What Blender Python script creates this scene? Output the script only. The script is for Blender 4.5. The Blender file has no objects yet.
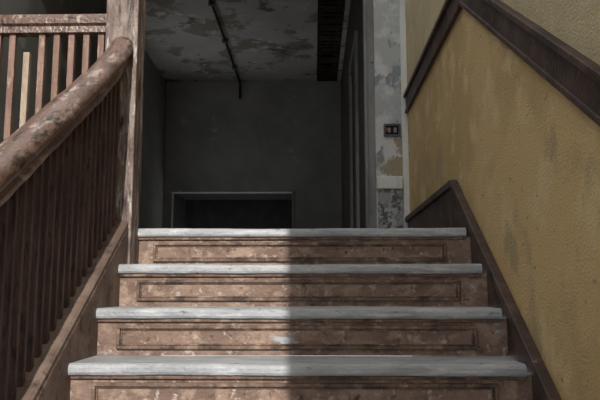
import bpy, bmesh, math, random
from mathutils import Vector
random.seed(4)
S=bpy.context.scene
S.view_settings.view_transform='Standard'
S.view_settings.look='None'

# ---------------- materials ----------------
def mat(name, base, layers=(), rough=0.75, bump=0.15, bscale=40, spec=0.3):
    """layers: (colour, noise scale, threshold, softness, detail, stretch xyz)"""
    m=bpy.data.materials.new(name); m.use_nodes=True
    nt=m.node_tree; N=nt.nodes; L=nt.links
    b=N['Principled BSDF']; b.inputs['Roughness'].default_value=rough
    b.inputs['Specular IOR Level'].default_value=spec
    tc=N.new('ShaderNodeTexCoord')
    cur=None; h=None
    for i,(c,s,th,so,de,st) in enumerate(layers):
        mp=N.new('ShaderNodeMapping'); mp.inputs['Scale'].default_value=st
        mp.inputs['Location'].default_value=(i*3.7+1,i*1.3,i*2.1)
        L.new(tc.outputs['Object'],mp.inputs['Vector'])
        n=N.new('ShaderNodeTexNoise'); n.inputs['Scale'].default_value=s
        n.inputs['Detail'].default_value=de; n.inputs['Roughness'].default_value=0.62
        L.new(mp.outputs[0],n.inputs['Vector'])
        r=N.new('ShaderNodeMapRange'); r.inputs['From Min'].default_value=th-so
        r.inputs['From Max'].default_value=th+so
        L.new(n.outputs['Fac'],r.inputs['Value'])
        mx=N.new('ShaderNodeMix'); mx.data_type='RGBA'
        L.new(r.outputs[0],mx.inputs['Factor'])
        if cur is None: mx.inputs['A'].default_value=(*base,1)
        else: L.new(cur,mx.inputs['A'])
        mx.inputs['B'].default_value=(*c,1)
        cur=mx.outputs['Result']
        if so<0.05:
            h=r.outputs[0]
    if cur: L.new(cur,b.inputs['Base Color'])
    else: b.inputs['Base Color'].default_value=(*base,1)
    n=N.new('ShaderNodeTexNoise'); n.inputs['Scale'].default_value=bscale; n.inputs['Detail'].default_value=6
    L.new(tc.outputs['Object'],n.inputs['Vector'])
    hh=n.outputs['Fac']
    if h:
        a=N.new('ShaderNodeMath'); a.operation='MULTIPLY_ADD'; a.inputs[1].default_value=-0.5
        L.new(h,a.inputs[0]); L.new(hh,a.inputs[2]); hh=a.outputs[0]
    bp=N.new('ShaderNodeBump'); bp.inputs['Strength'].default_value=bump; bp.inputs['Distance'].default_value=0.02
    L.new(hh,bp.inputs['Height']); L.new(bp.outputs[0],b.inputs['Normal'])
    return m
U=(1,1,1)
M_yel=mat('mustard_plaster',(0.71,0.50,0.24),[((0.60,0.42,0.20),1.4,0.50,0.05,7,U),((0.75,0.57,0.31),5,0.58,0.06,9,U),((0.50,0.37,0.20),2.1,0.62,0.04,9,(1,1.2,.9)),((0.38,0.28,0.16),20,0.66,0.04,7,U)],0.8,0.6,110)
M_yel2=mat('upper_ochre_plaster',(0.64,0.53,0.32),[((0.55,0.46,0.28),2,0.52,0.08,6,U),((0.70,0.60,0.38),7,0.62,0.08,8,U),((0.42,0.34,0.2),24,0.69,0.04,5,U)],0.8,0.55,110)
M_trim=mat('dark_trim',(0.07,0.043,0.034),[((0.125,0.08,0.065),12,0.55,0.12,8,(1,1,1)),((0.035,0.023,0.018),5,0.55,0.1,4,U),((0.30,0.23,0.18),42,0.68,0.03,6,U)],0.5,0.25,50)
M_ris=mat('riser_paint',(0.28,0.19,0.147),[((0.19,0.125,0.095),5,0.50,0.09,9,(1,1,2)),((0.37,0.26,0.20),18,0.55,0.07,10,(1,1,1.2)),((0.46,0.39,0.335),34,0.62,0.04,10,U),((0.40,0.42,0.46),5,0.655,0.02,12,(0.7,1,1.8)),((0.10,0.068,0.053),22,0.63,0.04,8,U)],0.75,0.4,80)
M_mould=mat('riser_moulding_paint',(0.19,0.125,0.095),[((0.34,0.25,0.19),24,0.58,0.06,8,U),((0.075,0.052,0.042),12,0.56,0.07,8,U)],0.7,0.4,80)
M_slate=mat('tread_stone',(0.44,0.45,0.465),[((0.32,0.33,0.345),5,0.5,0.12,8,(1,2,4)),((0.58,0.595,0.605),14,0.6,0.08,10,(0.5,3,3)),((0.15,0.14,0.13),24,0.67,0.04,8,(0.7,1,2))],0.48,0.3,70,0.4)
M_rail=mat('handrail_wood',(0.13,0.075,0.057),[((0.21,0.13,0.10),7,0.5,0.12,10,(3,0.6,1.4)),((0.44,0.355,0.30),12,0.60,0.06,9,(3,0.35,1.2)),((0.04,0.024,0.018),12,0.60,0.05,8,(3,.4,1.5))],0.33,0.3,60,0.6)  # pale streaks are wear and also painted-in highlights
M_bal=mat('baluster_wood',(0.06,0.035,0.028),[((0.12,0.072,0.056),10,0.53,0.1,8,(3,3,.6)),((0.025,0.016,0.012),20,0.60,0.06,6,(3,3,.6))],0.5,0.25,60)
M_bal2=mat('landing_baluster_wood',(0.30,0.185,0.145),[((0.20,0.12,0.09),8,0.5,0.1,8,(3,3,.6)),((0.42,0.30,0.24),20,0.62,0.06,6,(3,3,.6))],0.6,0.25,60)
M_pale=mat('pale_baluster_wood',(0.45,0.36,0.27),[((0.3,0.22,0.16),12,0.52,0.1,8,(3,3,.6))],0.6,0.2,60)  # paler tone for one shorter baluster
M_post=mat('newel_wood',(0.18,0.125,0.105),[((0.32,0.26,0.225),8,0.51,0.08,10,(3,3,.6)),((0.52,0.47,0.43),18,0.60,0.05,8,(2.5,2.5,.5)),((0.06,0.04,0.034),12,0.58,0.06,6,(2,2,.4))],0.6,0.35,60)
M_string=mat('stringer_wood',(0.14,0.095,0.075),[((0.23,0.165,0.13),6,0.52,0.1,8,U),((0.07,0.05,0.04),14,0.6,0.06,8,U)],0.65,0.3,60)
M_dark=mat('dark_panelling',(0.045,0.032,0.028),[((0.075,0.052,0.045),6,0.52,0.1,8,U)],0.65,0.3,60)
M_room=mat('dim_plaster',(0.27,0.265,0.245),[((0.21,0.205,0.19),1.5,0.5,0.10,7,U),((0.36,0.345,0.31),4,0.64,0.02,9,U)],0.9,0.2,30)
M_ceil=mat('peeling_ceiling_paint',(0.46,0.45,0.43),[((0.37,0.36,0.34),1.2,0.5,0.1,5,U),((0.24,0.215,0.18),1.5,0.55,0.02,10,U),((0.15,0.13,0.105),2.4,0.62,0.02,10,U),((0.56,0.54,0.51),4,0.63,0.03,8,U)],0.9,0.4,20)
M_peel=mat('peeling_wall_paint',(0.46,0.47,0.47),[((0.62,0.63,0.63),3,0.52,0.04,8,U),((0.28,0.30,0.32),7,0.60,0.02,9,(1,1,.6)),((0.36,0.30,0.20),3.6,0.57,0.012,8,(1,1,.8)),((0.2,0.2,0.2),25,0.68,0.02,8,U)],0.85,0.5,40)
M_flake=mat('flaking_wainscot_paint',(0.5,0.52,0.53),[((0.14,0.14,0.14),34,0.50,0.02,10,U),((0.4,0.41,0.41),8,0.55,0.05,5,U)],0.85,0.6,60)
M_white=mat('white_painted_wood',(0.74,0.75,0.73),[((0.56,0.56,0.53),8,0.57,0.1,8,(1,1,.4))],0.7,0.2,60)
M_grey=mat('grey_painted_wood',(0.26,0.265,0.26),[((0.17,0.17,0.17),5,0.55,0.1,8,(1,1,.4)),((0.12,0.1,0.08),6,0.66,0.02,8,U)],0.7,0.2,60)
M_floor=mat('floorboards',(0.12,0.10,0.085),[((0.08,0.065,0.05),4,0.5,0.1,6,(5,.6,1)),((0.18,0.16,0.14),20,0.6,0.05,6,U)],0.8,0.2,50)
M_black=mat('flat_black',(0.018,0.018,0.018),[((0.03,0.028,0.025),6,0.55,0.1,4,U)],0.9,0.1,30)  # near-black; paints in the dark of alcove and ceiling void, also the conduit
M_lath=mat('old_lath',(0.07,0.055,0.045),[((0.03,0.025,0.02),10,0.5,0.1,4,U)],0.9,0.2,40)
M_metal=mat('switch_metal',(0.10,0.10,0.10),[((0.2,0.2,0.2),30,0.6,0.05,4,U)],0.5,0.1,60)
M_red=mat('wire_nut_red',(0.5,0.05,0.03))

# ---------------- helpers ----------------
def link(o,parent=None):
    S.collection.objects.link(o)
    if parent: o.parent=parent
    return o
def empty(name):
    e=bpy.data.objects.new(name,None); S.collection.objects.link(e); return e
def meshobj(name,verts,faces,m,parent=None,bev=0,smooth=False):
    me=bpy.data.meshes.new(name); me.from_pydata(verts,[],faces); me.materials.append(m)
    bm=bmesh.new(); bm.from_mesh(me); bmesh.ops.recalc_face_normals(bm,faces=bm.faces); bm.to_mesh(me); bm.free()
    o=bpy.data.objects.new(name,me); link(o,parent)
    if bev:
        md=o.modifiers.new('bevel','BEVEL'); md.width=bev; md.segments=2; md.limit_method='ANGLE'
    if smooth:
        for p in me.polygons: p.use_smooth=True
    return o
def boxes(name,bl,m,parent=None,bev=0):
    V=[];F=[]
    for (x0,x1,y0,y1,z0,z1) in bl:
        k=len(V)
        V+=[(x0,y0,z0),(x1,y0,z0),(x1,y1,z0),(x0,y1,z0),(x0,y0,z1),(x1,y0,z1),(x1,y1,z1),(x0,y1,z1)]
        F+=[tuple(k+i for i in f) for f in ((0,3,2,1),(4,5,6,7),(0,1,5,4),(1,2,6,5),(2,3,7,6),(3,0,4,7))]
    return meshobj(name,V,F,m,parent,bev)
def sweep(name,prof,path,m,parent=None,bev=0,smooth=False):
    V=[];F=[];n=len(prof)
    for p in path:
        s=p[3] if len(p)>3 else 1
        for a,b in prof: V.append((p[0]+a*s,p[1],p[2]+b*s))
    for i in range(len(path)-1):
        for j in range(n):
            F.append((i*n+j,i*n+(j+1)%n,(i+1)*n+(j+1)%n,(i+1)*n+j))
    F.append(tuple(range(n))); F.append(tuple((len(path)-1)*n+j for j in range(n)))
    return meshobj(name,V,F,m,parent,bev,smooth)
def prism_x(name,poly,x0,x1,m,parent=None,bev=0):
    n=len(poly)
    V=[(x0,y,z) for y,z in poly]+[(x1,y,z) for y,z in poly]
    F=[tuple(range(n)),tuple(range(n,2*n))]+[(i,(i+1)%n,n+(i+1)%n,n+i) for i in range(n)]
    return meshobj(name,V,F,m,parent,bev)

R=0.1775; T=0.272; Y0=3.132; SL=R/T
XL,XR=-0.825,0.700
WX=0.745
NS=9
LOW=-R*NS-0.17
def nose(y): return (y-Y0)*SL      # nosing line
YD=5.3                             # wall with the doorway

# ---------------- staircase ----------------
st=empty('staircase')
def tread(i):
    yf=Y0-T*i; z=-R*i; th=0.041
    back=yf+T+0.02 if i else yf+0.24
    xl,xr=XL,XR
    seg=90
    prof=[(0.012,-th),(0.004,-th+0.004),(0,-th+0.012),(0,-0.014),(0.004,-0.005),(0.013,0)]
    V=[];F=[]
    rnd=random.Random(i*7+1); ph=[rnd.uniform(0,6) for _ in range(4)]
    n=len(prof)+2
    for k in range(seg+1):
        x=xl+(xr-xl)*k/seg
        w=0.0018*math.sin(x*9+ph[0])+0.0012*math.sin(x*23+ph[1])+rnd.uniform(-.0009,.0009)
        sag=-0.003*math.exp(-((x+0.1)/0.35)**2)
        for a,b in prof: V.append((x,yf+a+w,z+b+(sag if b>-0.02 else 0)+w*0.4))
        V.append((x,back,z)); V.append((x,back,z-th))
    for k in range(seg):
        for j in range(n):
            F.append((k*n+j,k*n+(j+1)%n,(k+1)*n+(j+1)%n,(k+1)*n+j))
    F.append(tuple(range(n))); F.append(tuple(seg*n+j for j in range(n)))
    meshobj('tread_%d'%(i+1),V,F,M_slate,st)
for i in range(NS+1):
    tread(i)
    yr=Y0-T*i+0.03; zt=-R*i-0.041; zb=-R*(i+1) if i<NS else LOW
    boxes('riser_%d'%(i+1),[(XL-0.0,WX-0.002,yr,yr+0.02,zb,zt)],M_ris,st)
    x0,x1=XL+0.075,XR-0.09; z0,z1=zb+0.024,zt-0.024; w=0.013
    fr=[]
    for (d,wd,pr) in ((0,w,0.015),(w,0.007,0.006)):
        a0,a1,c0,c1=x0+d,x1-d,z0+d,z1-d
        fr+=[(a0,a1,yr-pr,yr+0.001,c1-wd,c1),(a0,a1,yr-pr,yr+0.001,c0,c0+wd),
             (a0,a0+wd,yr-pr,yr+0.001,c0+wd,c1-wd),(a1-wd,a1,yr-pr,yr+0.001,c0+wd,c1-wd)]
    boxes('riser_moulding_%d'%(i+1),fr,M_mould,st,0.003)
    boxes('scotia_%d'%(i+1),[(XL,XR,yr-0.014,yr,zt-0.012,zt)],M_mould,st,0.004)
yb=Y0-T*NS
off=0.085
poly=[(yb-0.05,LOW),(yb-0.05,nose(yb-0.05)+off),(3.0,nose(3.0)+off),(3.0,-0.35),(yb+0.35,LOW)]
prism_x('left_string',poly,-0.94,XL,M_string,st,0.006)
sweep('string_cap',[(-0.060,0),(0.055,0),(0.055,0.018),(0.045,0.026),(-0.050,0.026),(-0.060,0.018)],
      [(-0.882,yb-0.04,nose(yb-0.04)+off),(-0.882,2.998,nose(2.998)+off)],M_string,st)
prism_x('soffit',[(yb+0.35,LOW),(3.0,-0.40),(3.13,-0.40),(3.13,LOW)],-0.93,-0.90,M_string,st)

# ---------------- balustrade on stair ----------------
sb=empty('stair_balustrade')
RX=-0.885; rh=0.868
def rail(y):
    e=max(0,(y-2.62)/0.4)
    return nose(y)+rh+0.045*e*e
prof=[(-0.028,-0.066),(0.028,-0.066),(0.031,-0.042),(0.024,-0.032),(0.03,-0.022),(0.044,-0.014),(0.05,0.002),(0.046,0.022),(0.034,0.038),(0.018,0.046),(0,0.049),
      (-0.018,0.046),(-0.034,0.038),(-0.046,0.022),(-0.05,0.002),(-0.044,-0.014),(-0.03,-0.022),(-0.024,-0.032),(-0.031,-0.042)]
path=[]
N_=80
for k in range(N_+1):
    y=yb-0.02+(2.996-yb+0.02)*k/N_
    path.append((RX+0.0012*math.sin(k*1.7),y,rail(y)+0.0015*math.sin(k*0.9),1+0.01*math.sin(k*0.6)))
sweep('handrail',[(a*1.1,b*1.2) for a,b in prof],path,M_rail,sb,0,True)
V=[];F=[]
y=2.955
hw=0.0100
while y>yb+0.06:
    zb0,zb1=nose(y-hw)+off+0.026,nose(y+hw)+off+0.026
    zt0,zt1=rail(y-hw)-0.055,rail(y+hw)-0.055
    x0,x1=RX-hw,RX+hw
    k=len(V)
    V+=[(x0,y-hw,zb0),(x1,y-hw,zb0),(x1,y+hw,zb1),(x0,y+hw,zb1),(x0,y-hw,zt0),(x1,y-hw,zt0),(x1,y+hw,zt1),(x0,y+hw,zt1)]
    F+=[tuple(k+i for i in f) for f in ((0,3,2,1),(4,5,6,7),(0,1,5,4),(1,2,6,5),(2,3,7,6),(3,0,4,7))]
    y-=0.058
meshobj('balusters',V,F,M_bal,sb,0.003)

# ---------------- newel posts ----------------
def newel(y0,ztop,zbot,w=0.150,cx=-0.893):
    e=empty('newel_post')
    boxes('shaft',[(cx-w/2,cx+w/2,y0,y0+w,zbot,ztop)],M_post,e,0.012)
    boxes('edge_bead',[(cx+w/2-0.02,cx+w/2+0.003,y0-0.003,y0+0.02,zbot,ztop)],M_post,e,0.004)
    boxes('cap',[(cx-w/2-.02,cx+w/2+.02,y0-.02,y0+w+.02,ztop,ztop+0.035),(cx-w/2-.005,cx+w/2+.005,y0-.005,y0+w+.005,ztop+0.035,ztop+0.06)],M_post,e,0.008)
newel(3.0,1.42,-0.40)
newel(yb-0.2,nose(yb)+1.05,LOW)

# ---------------- landing balustrade ----------------
lb=empty('landing_balustrade')
LX0,LX1=-2.40,-0.969
ly=3.10
pr=[(-0.03,-0.05),(0.03,-0.05),(0.03,-0.02),(0.045,-0.01),(0.048,0.015),(0.03,0.04),(0,0.048),(-0.03,0.04),(-0.048,0.015),(-0.045,-0.01),(-0.03,-0.02)]
V=[];F=[];n=len(pr)
for x in (LX0,LX1):
    for a,b in pr: V.append((x,ly+a,0.98+b))
F=[(j,(j+1)%n,n+(j+1)%n,n+j) for j in range(n)]+[tuple(range(n)),tuple(range(n,2*n))]
meshobj('handrail',V,F,M_rail,lb)
boxes('bottom_rail',[(LX0,LX1,ly-0.03,ly+0.03,0.06,0.11)],M_bal,lb,0.004)
bl=[];pale=[];x=LX1-0.045;c=0
while x>LX0+0.03:
    (pale if c==5 else bl).append((x-0.015,x+0.015,ly-0.014,ly+0.014,0.11,0.935 if c!=5 else 0.84))
    x-=0.071; c+=1
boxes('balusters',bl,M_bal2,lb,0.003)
boxes('pale_baluster',pale,M_pale,lb,0.003)

# ---------------- shell ----------------
boxes('floor_landing',[(-2.4,WX,Y0+0.24,YD,-0.12,0.0),(-2.4,-0.97,Y0-0.06,Y0+0.24,-0.12,0.0)],M_floor)
boxes('floor_room',[(-2.4,0.55,YD,10.7,-0.12,0.0)],M_floor)
boxes('floor',[(-2.4,WX,-1.6,3.2,LOW-0.1,LOW)],M_floor)
boxes('wall_under_landing',[(-2.4,-0.97,3.14,3.22,LOW,-0.12)],M_dark)
boxes('trim_3',[(-2.4,-0.97,3.05,3.071,-0.16,0.02)],M_bal,None,0.004)
LV=1.12; DO=1.06
ybk=Y0+(LV-DO)/SL
yfl=Y0+LOW/SL
pts=[(-1.6,LOW+DO),(yfl,LOW+DO),(ybk,LV),(YD,LV)]
prism_x('wall_right',[(YD,LOW),(-1.6,LOW)]+pts,WX,WX+0.15,M_yel)
prism_x('wall_right_upper',pts+[(YD,4.2),(-1.6,4.2)],WX,WX+0.15,M_yel2)
tr1=empty('trim_1')
def band(name,lo,hi,proj,m=M_trim):
    q=[(-1.55,LOW+DO),(yfl,LOW+DO),(ybk,LV),(YD-0.03,LV)]
    poly=[(y,z+lo) for y,z in q]+[(y,z+hi) for y,z in reversed(q)]
    return prism_x(name,poly,WX-proj,WX,m,tr1,0.004)
band('rail_board',0.0,0.14,0.016)
band('rail_top_bead',0.12,0.150,0.034)
band('rail_lower_bead',-0.005,0.02,0.024)
tr2=empty('baseboard_right')
so=0.03; SKL=0.275
yk=Y0+(SKL-so)/SL
pts=[(yfl,LOW+so),(yk,SKL),(YD-0.03,SKL)]
poly=pts+[(YD-0.03,0.0),(Y0+0.26,0.0),(Y0+0.26,-0.12),(Y0+0.1,-0.3),(yfl+0.4,LOW),(yfl,LOW)]
prism_x('board',poly,WX-0.02,WX,M_trim,tr2,0.002)
poly=[(y,z-0.028) for y,z in pts]+[(y,z+0.012) for y,z in reversed(pts)]
prism_x('cap_moulding',poly,WX-0.04,WX,M_trim,tr2,0.005)
boxes('wall_pier',[(0.49,WX-0.045,YD,YD+.12,0,2.9)],M_peel)
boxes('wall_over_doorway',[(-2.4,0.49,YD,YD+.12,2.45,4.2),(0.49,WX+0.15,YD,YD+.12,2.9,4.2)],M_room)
boxes('trim_2',[(WX-0.045,WX,YD-.03,YD+.03,0,2.9)],M_white,None,0.004)
boxes('trim_5',[(0.41,0.49,YD+.02,YD+.12,0,2.45),(0.41,0.43,YD+.005,YD+.02,0,2.45)],M_grey,None,0.004)
boxes('wainscot_panel',[(0.50,WX-0.055,YD-.025,YD,0.0,0.51)],M_flake,None,0.004)
boxes('wainscot_cap',[(0.49,WX-0.05,YD-.038,YD,0.51,0.61)],M_white,None,0.006)
# room beyond
YB=10.7; CZ=3.12
# left wall with an unseen window opening added to brighten the far room
wy0,wy1,wz0,wz1=8.0,9.25,0.9,2.55
boxes('wall_left',[(-2.5,-2.4,-1.6,wy0,LOW,4.2),(-2.5,-2.4,wy1,10.85,LOW,4.2),(-2.5,-2.4,wy0,wy1,LOW,wz0),(-2.5,-2.4,wy0,wy1,wz1,4.2)],M_room)
w1=empty('fill_window')
boxes('frame',[(-2.49,-2.42,wy0,wy0+.06,wz0,wz1),(-2.49,-2.42,wy1-.06,wy1,wz0,wz1),(-2.49,-2.42,wy0,wy1,wz0,wz0+.06),(-2.49,-2.42,wy0,wy1,wz1-.06,wz1),
   (-2.48,-2.43,wy0,wy1,1.73,1.79),(-2.47,-2.44,(wy0+wy1)/2-.02,(wy0+wy1)/2+.02,wz0,wz1)],M_white,w1,0.004)
AT=1.30
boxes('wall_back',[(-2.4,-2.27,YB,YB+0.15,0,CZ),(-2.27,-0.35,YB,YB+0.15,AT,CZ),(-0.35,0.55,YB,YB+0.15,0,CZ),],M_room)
boxes('wall_alcove',[(-2.3,-0.32,YB+1.2,YB+1.25,0,AT+.04),(-2.35,-2.27,YB+.15,YB+1.2,0,AT+.04),(-0.35,-0.3,YB+.15,YB+1.2,0,AT+.04),(-2.3,-0.3,YB+.15,YB+1.25,AT+.04,AT+.09)],M_black)  # darkness of the recess is put into the wall colour
boxes('trim_4',[(-2.33,-0.29,YB-0.025,YB,AT,AT+.03),(-0.35,-0.32,YB-0.025,YB,0,AT)],M_room,None,0.004)
boxes('wall_room_right',[(0.44,0.55,YD+.12,6.6,0,CZ),(0.44,0.55,7.6,YB,0,CZ),(0.44,0.55,6.6,7.6,2.1,CZ)],M_dark)
d1=empty('door_1')
boxes('slab',[(0.47,0.51,6.62,7.58,0.01,2.08)],M_trim,d1,0.003)
boxes('casing',[(0.41,0.44,6.5,6.6,0,2.2),(0.41,0.44,7.6,7.7,0,2.2),(0.41,0.44,6.5,7.7,2.2,2.3)],M_grey,d1,0.004)
boxes('panels',[(0.455,0.47,6.75,7.05,0.2,0.9),(0.455,0.47,7.15,7.45,0.2,0.9),(0.455,0.47,6.75,7.05,1.05,1.95),(0.455,0.47,7.15,7.45,1.05,1.95)],M_trim,d1,0.005)
cl=boxes('ceiling',[(-2.4,0.05,YD+.12,YB,CZ,CZ+0.1),(0.05,0.44,YD+.12,6.6,CZ,CZ+0.1),(0.38,0.55,6.6,YB,CZ,CZ+0.1)],M_ceil)
boxes('void_light_block',[(0.0,0.45,6.5,YB+.05,CZ+0.22,CZ+0.24),(0.0,0.05,6.5,YB,CZ+.1,CZ+.22),(0.38,0.43,6.5,YB,CZ+.1,CZ+.22),(0.0,0.45,YB,YB+.05,CZ,CZ+.22),(0.0,0.45,6.5,6.58,CZ+.1,CZ+.22)],M_black,cl)  # black box added to keep sky light out of the ceiling hole
bl=[]
y=6.62
while y<YB-0.05:
    bl.append((0.05,0.38,y,y+0.035,CZ+0.01,CZ+0.02)); y+=random.choice((0.06,0.06,0.12,0.2))
boxes('lath_strips',bl,M_lath,cl)
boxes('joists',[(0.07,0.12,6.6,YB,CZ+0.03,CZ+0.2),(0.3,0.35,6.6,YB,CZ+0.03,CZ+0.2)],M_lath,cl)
def tube(name,a,b,r,m,parent):
    a=Vector(a);b=Vector(b);d=(b-a).normalized()
    u=d.orthogonal().normalized();v=d.cross(u)
    n=12;V=[]
    for p in (a,b):
        for k in range(n):
            t=2*math.pi*k/n; V.append(tuple(p+u*r*math.cos(t)+v*r*math.sin(t)))
    F=[(k,(k+1)%n,n+(k+1)%n,n+k) for k in range(n)]+[tuple(range(n)),tuple(range(n,2*n))]
    return meshobj(name,V,F,m,parent,0,True)
cp=empty('ceiling_conduit')
tube('run',(-1.2,5.45,CZ-0.03),(-1.2,YB-0.03,CZ-0.03),0.016,M_black,cp)
tube('drop',(-1.2,YB-0.03,CZ-0.01),(-1.2,YB-0.03,CZ-0.3),0.016,M_black,cp)
for k,y in enumerate((6.4,7.6,8.8,9.9)):
    boxes('clip_%d'%k,[(-1.24,-1.16,y,y+0.03,CZ-0.055,CZ)],M_metal,cp)
sw=empty('electrical_switch_box')
cx,cz=0.622,0.985; q=YD-.015
boxes('frame',[(cx-.068,cx+.068,q,YD,cz+.035,cz+.052),(cx-.068,cx+.068,q,YD,cz-.052,cz-.035),(cx-.068,cx-.05,q,YD,cz-.035,cz+.035),(cx+.05,cx+.068,q,YD,cz-.035,cz+.035)],M_metal,sw,0.002)
boxes('back',[(cx-.05,cx+.05,YD-.004,YD,cz-.035,cz+.035)],M_black,sw)
boxes('terminals',[(cx-.035,cx-.012,YD-.014,YD-.004,cz-.02,cz+.02),(cx+.012,cx+.035,YD-.014,YD-.004,cz-.02,cz+.02)],M_grey,sw,0.003)
boxes('wire_nut',[(cx-.048,cx-.034,YD-.018,YD-.004,cz-.005,cz+.02)],M_red,sw,0.003)
boxes('sun_blocking_wall',[(0.07,WX+1.0,-1.75,-1.6,LOW,6.0),(-2.5,0.07,-1.75,-1.6,3.75,6.0),(-2.9,-2.5,-1.75,-1.6,LOW,6.0)],M_room)  # unseen wall behind the camera, opening shaped to cut the sunlight

# ---------------- light ----------------
sd=bpy.data.lights.new('sun','SUN'); sd.energy=3.8; sd.angle=math.radians(0.45); sd.color=(1,0.965,0.91)
so_=bpy.data.objects.new('sun',sd); S.collection.objects.link(so_)
dirv=Vector((-0.04,1,-math.tan(math.radians(28))))
so_.rotation_euler=dirv.to_track_quat('-Z','Y').to_euler()
so_.location=(0.3,-6,6)
w=bpy.data.worlds.new('sky'); S.world=w; w.use_nodes=True
bg=w.node_tree.nodes['Background']; bg.inputs[0].default_value=(0.97,0.985,1,1); bg.inputs[1].default_value=1.2

# ---------------- camera ----------------
cd=bpy.data.cameras.new('camera'); cam=bpy.data.objects.new('camera',cd); S.collection.objects.link(cam)
cd.lens=680/600*36; cd.sensor_width=36; cd.clip_start=0.02
cam.location=(0,0,-0.300)
cam.rotation_euler=(math.radians(90+7.82),0,math.radians(1.2))
S.camera=cam
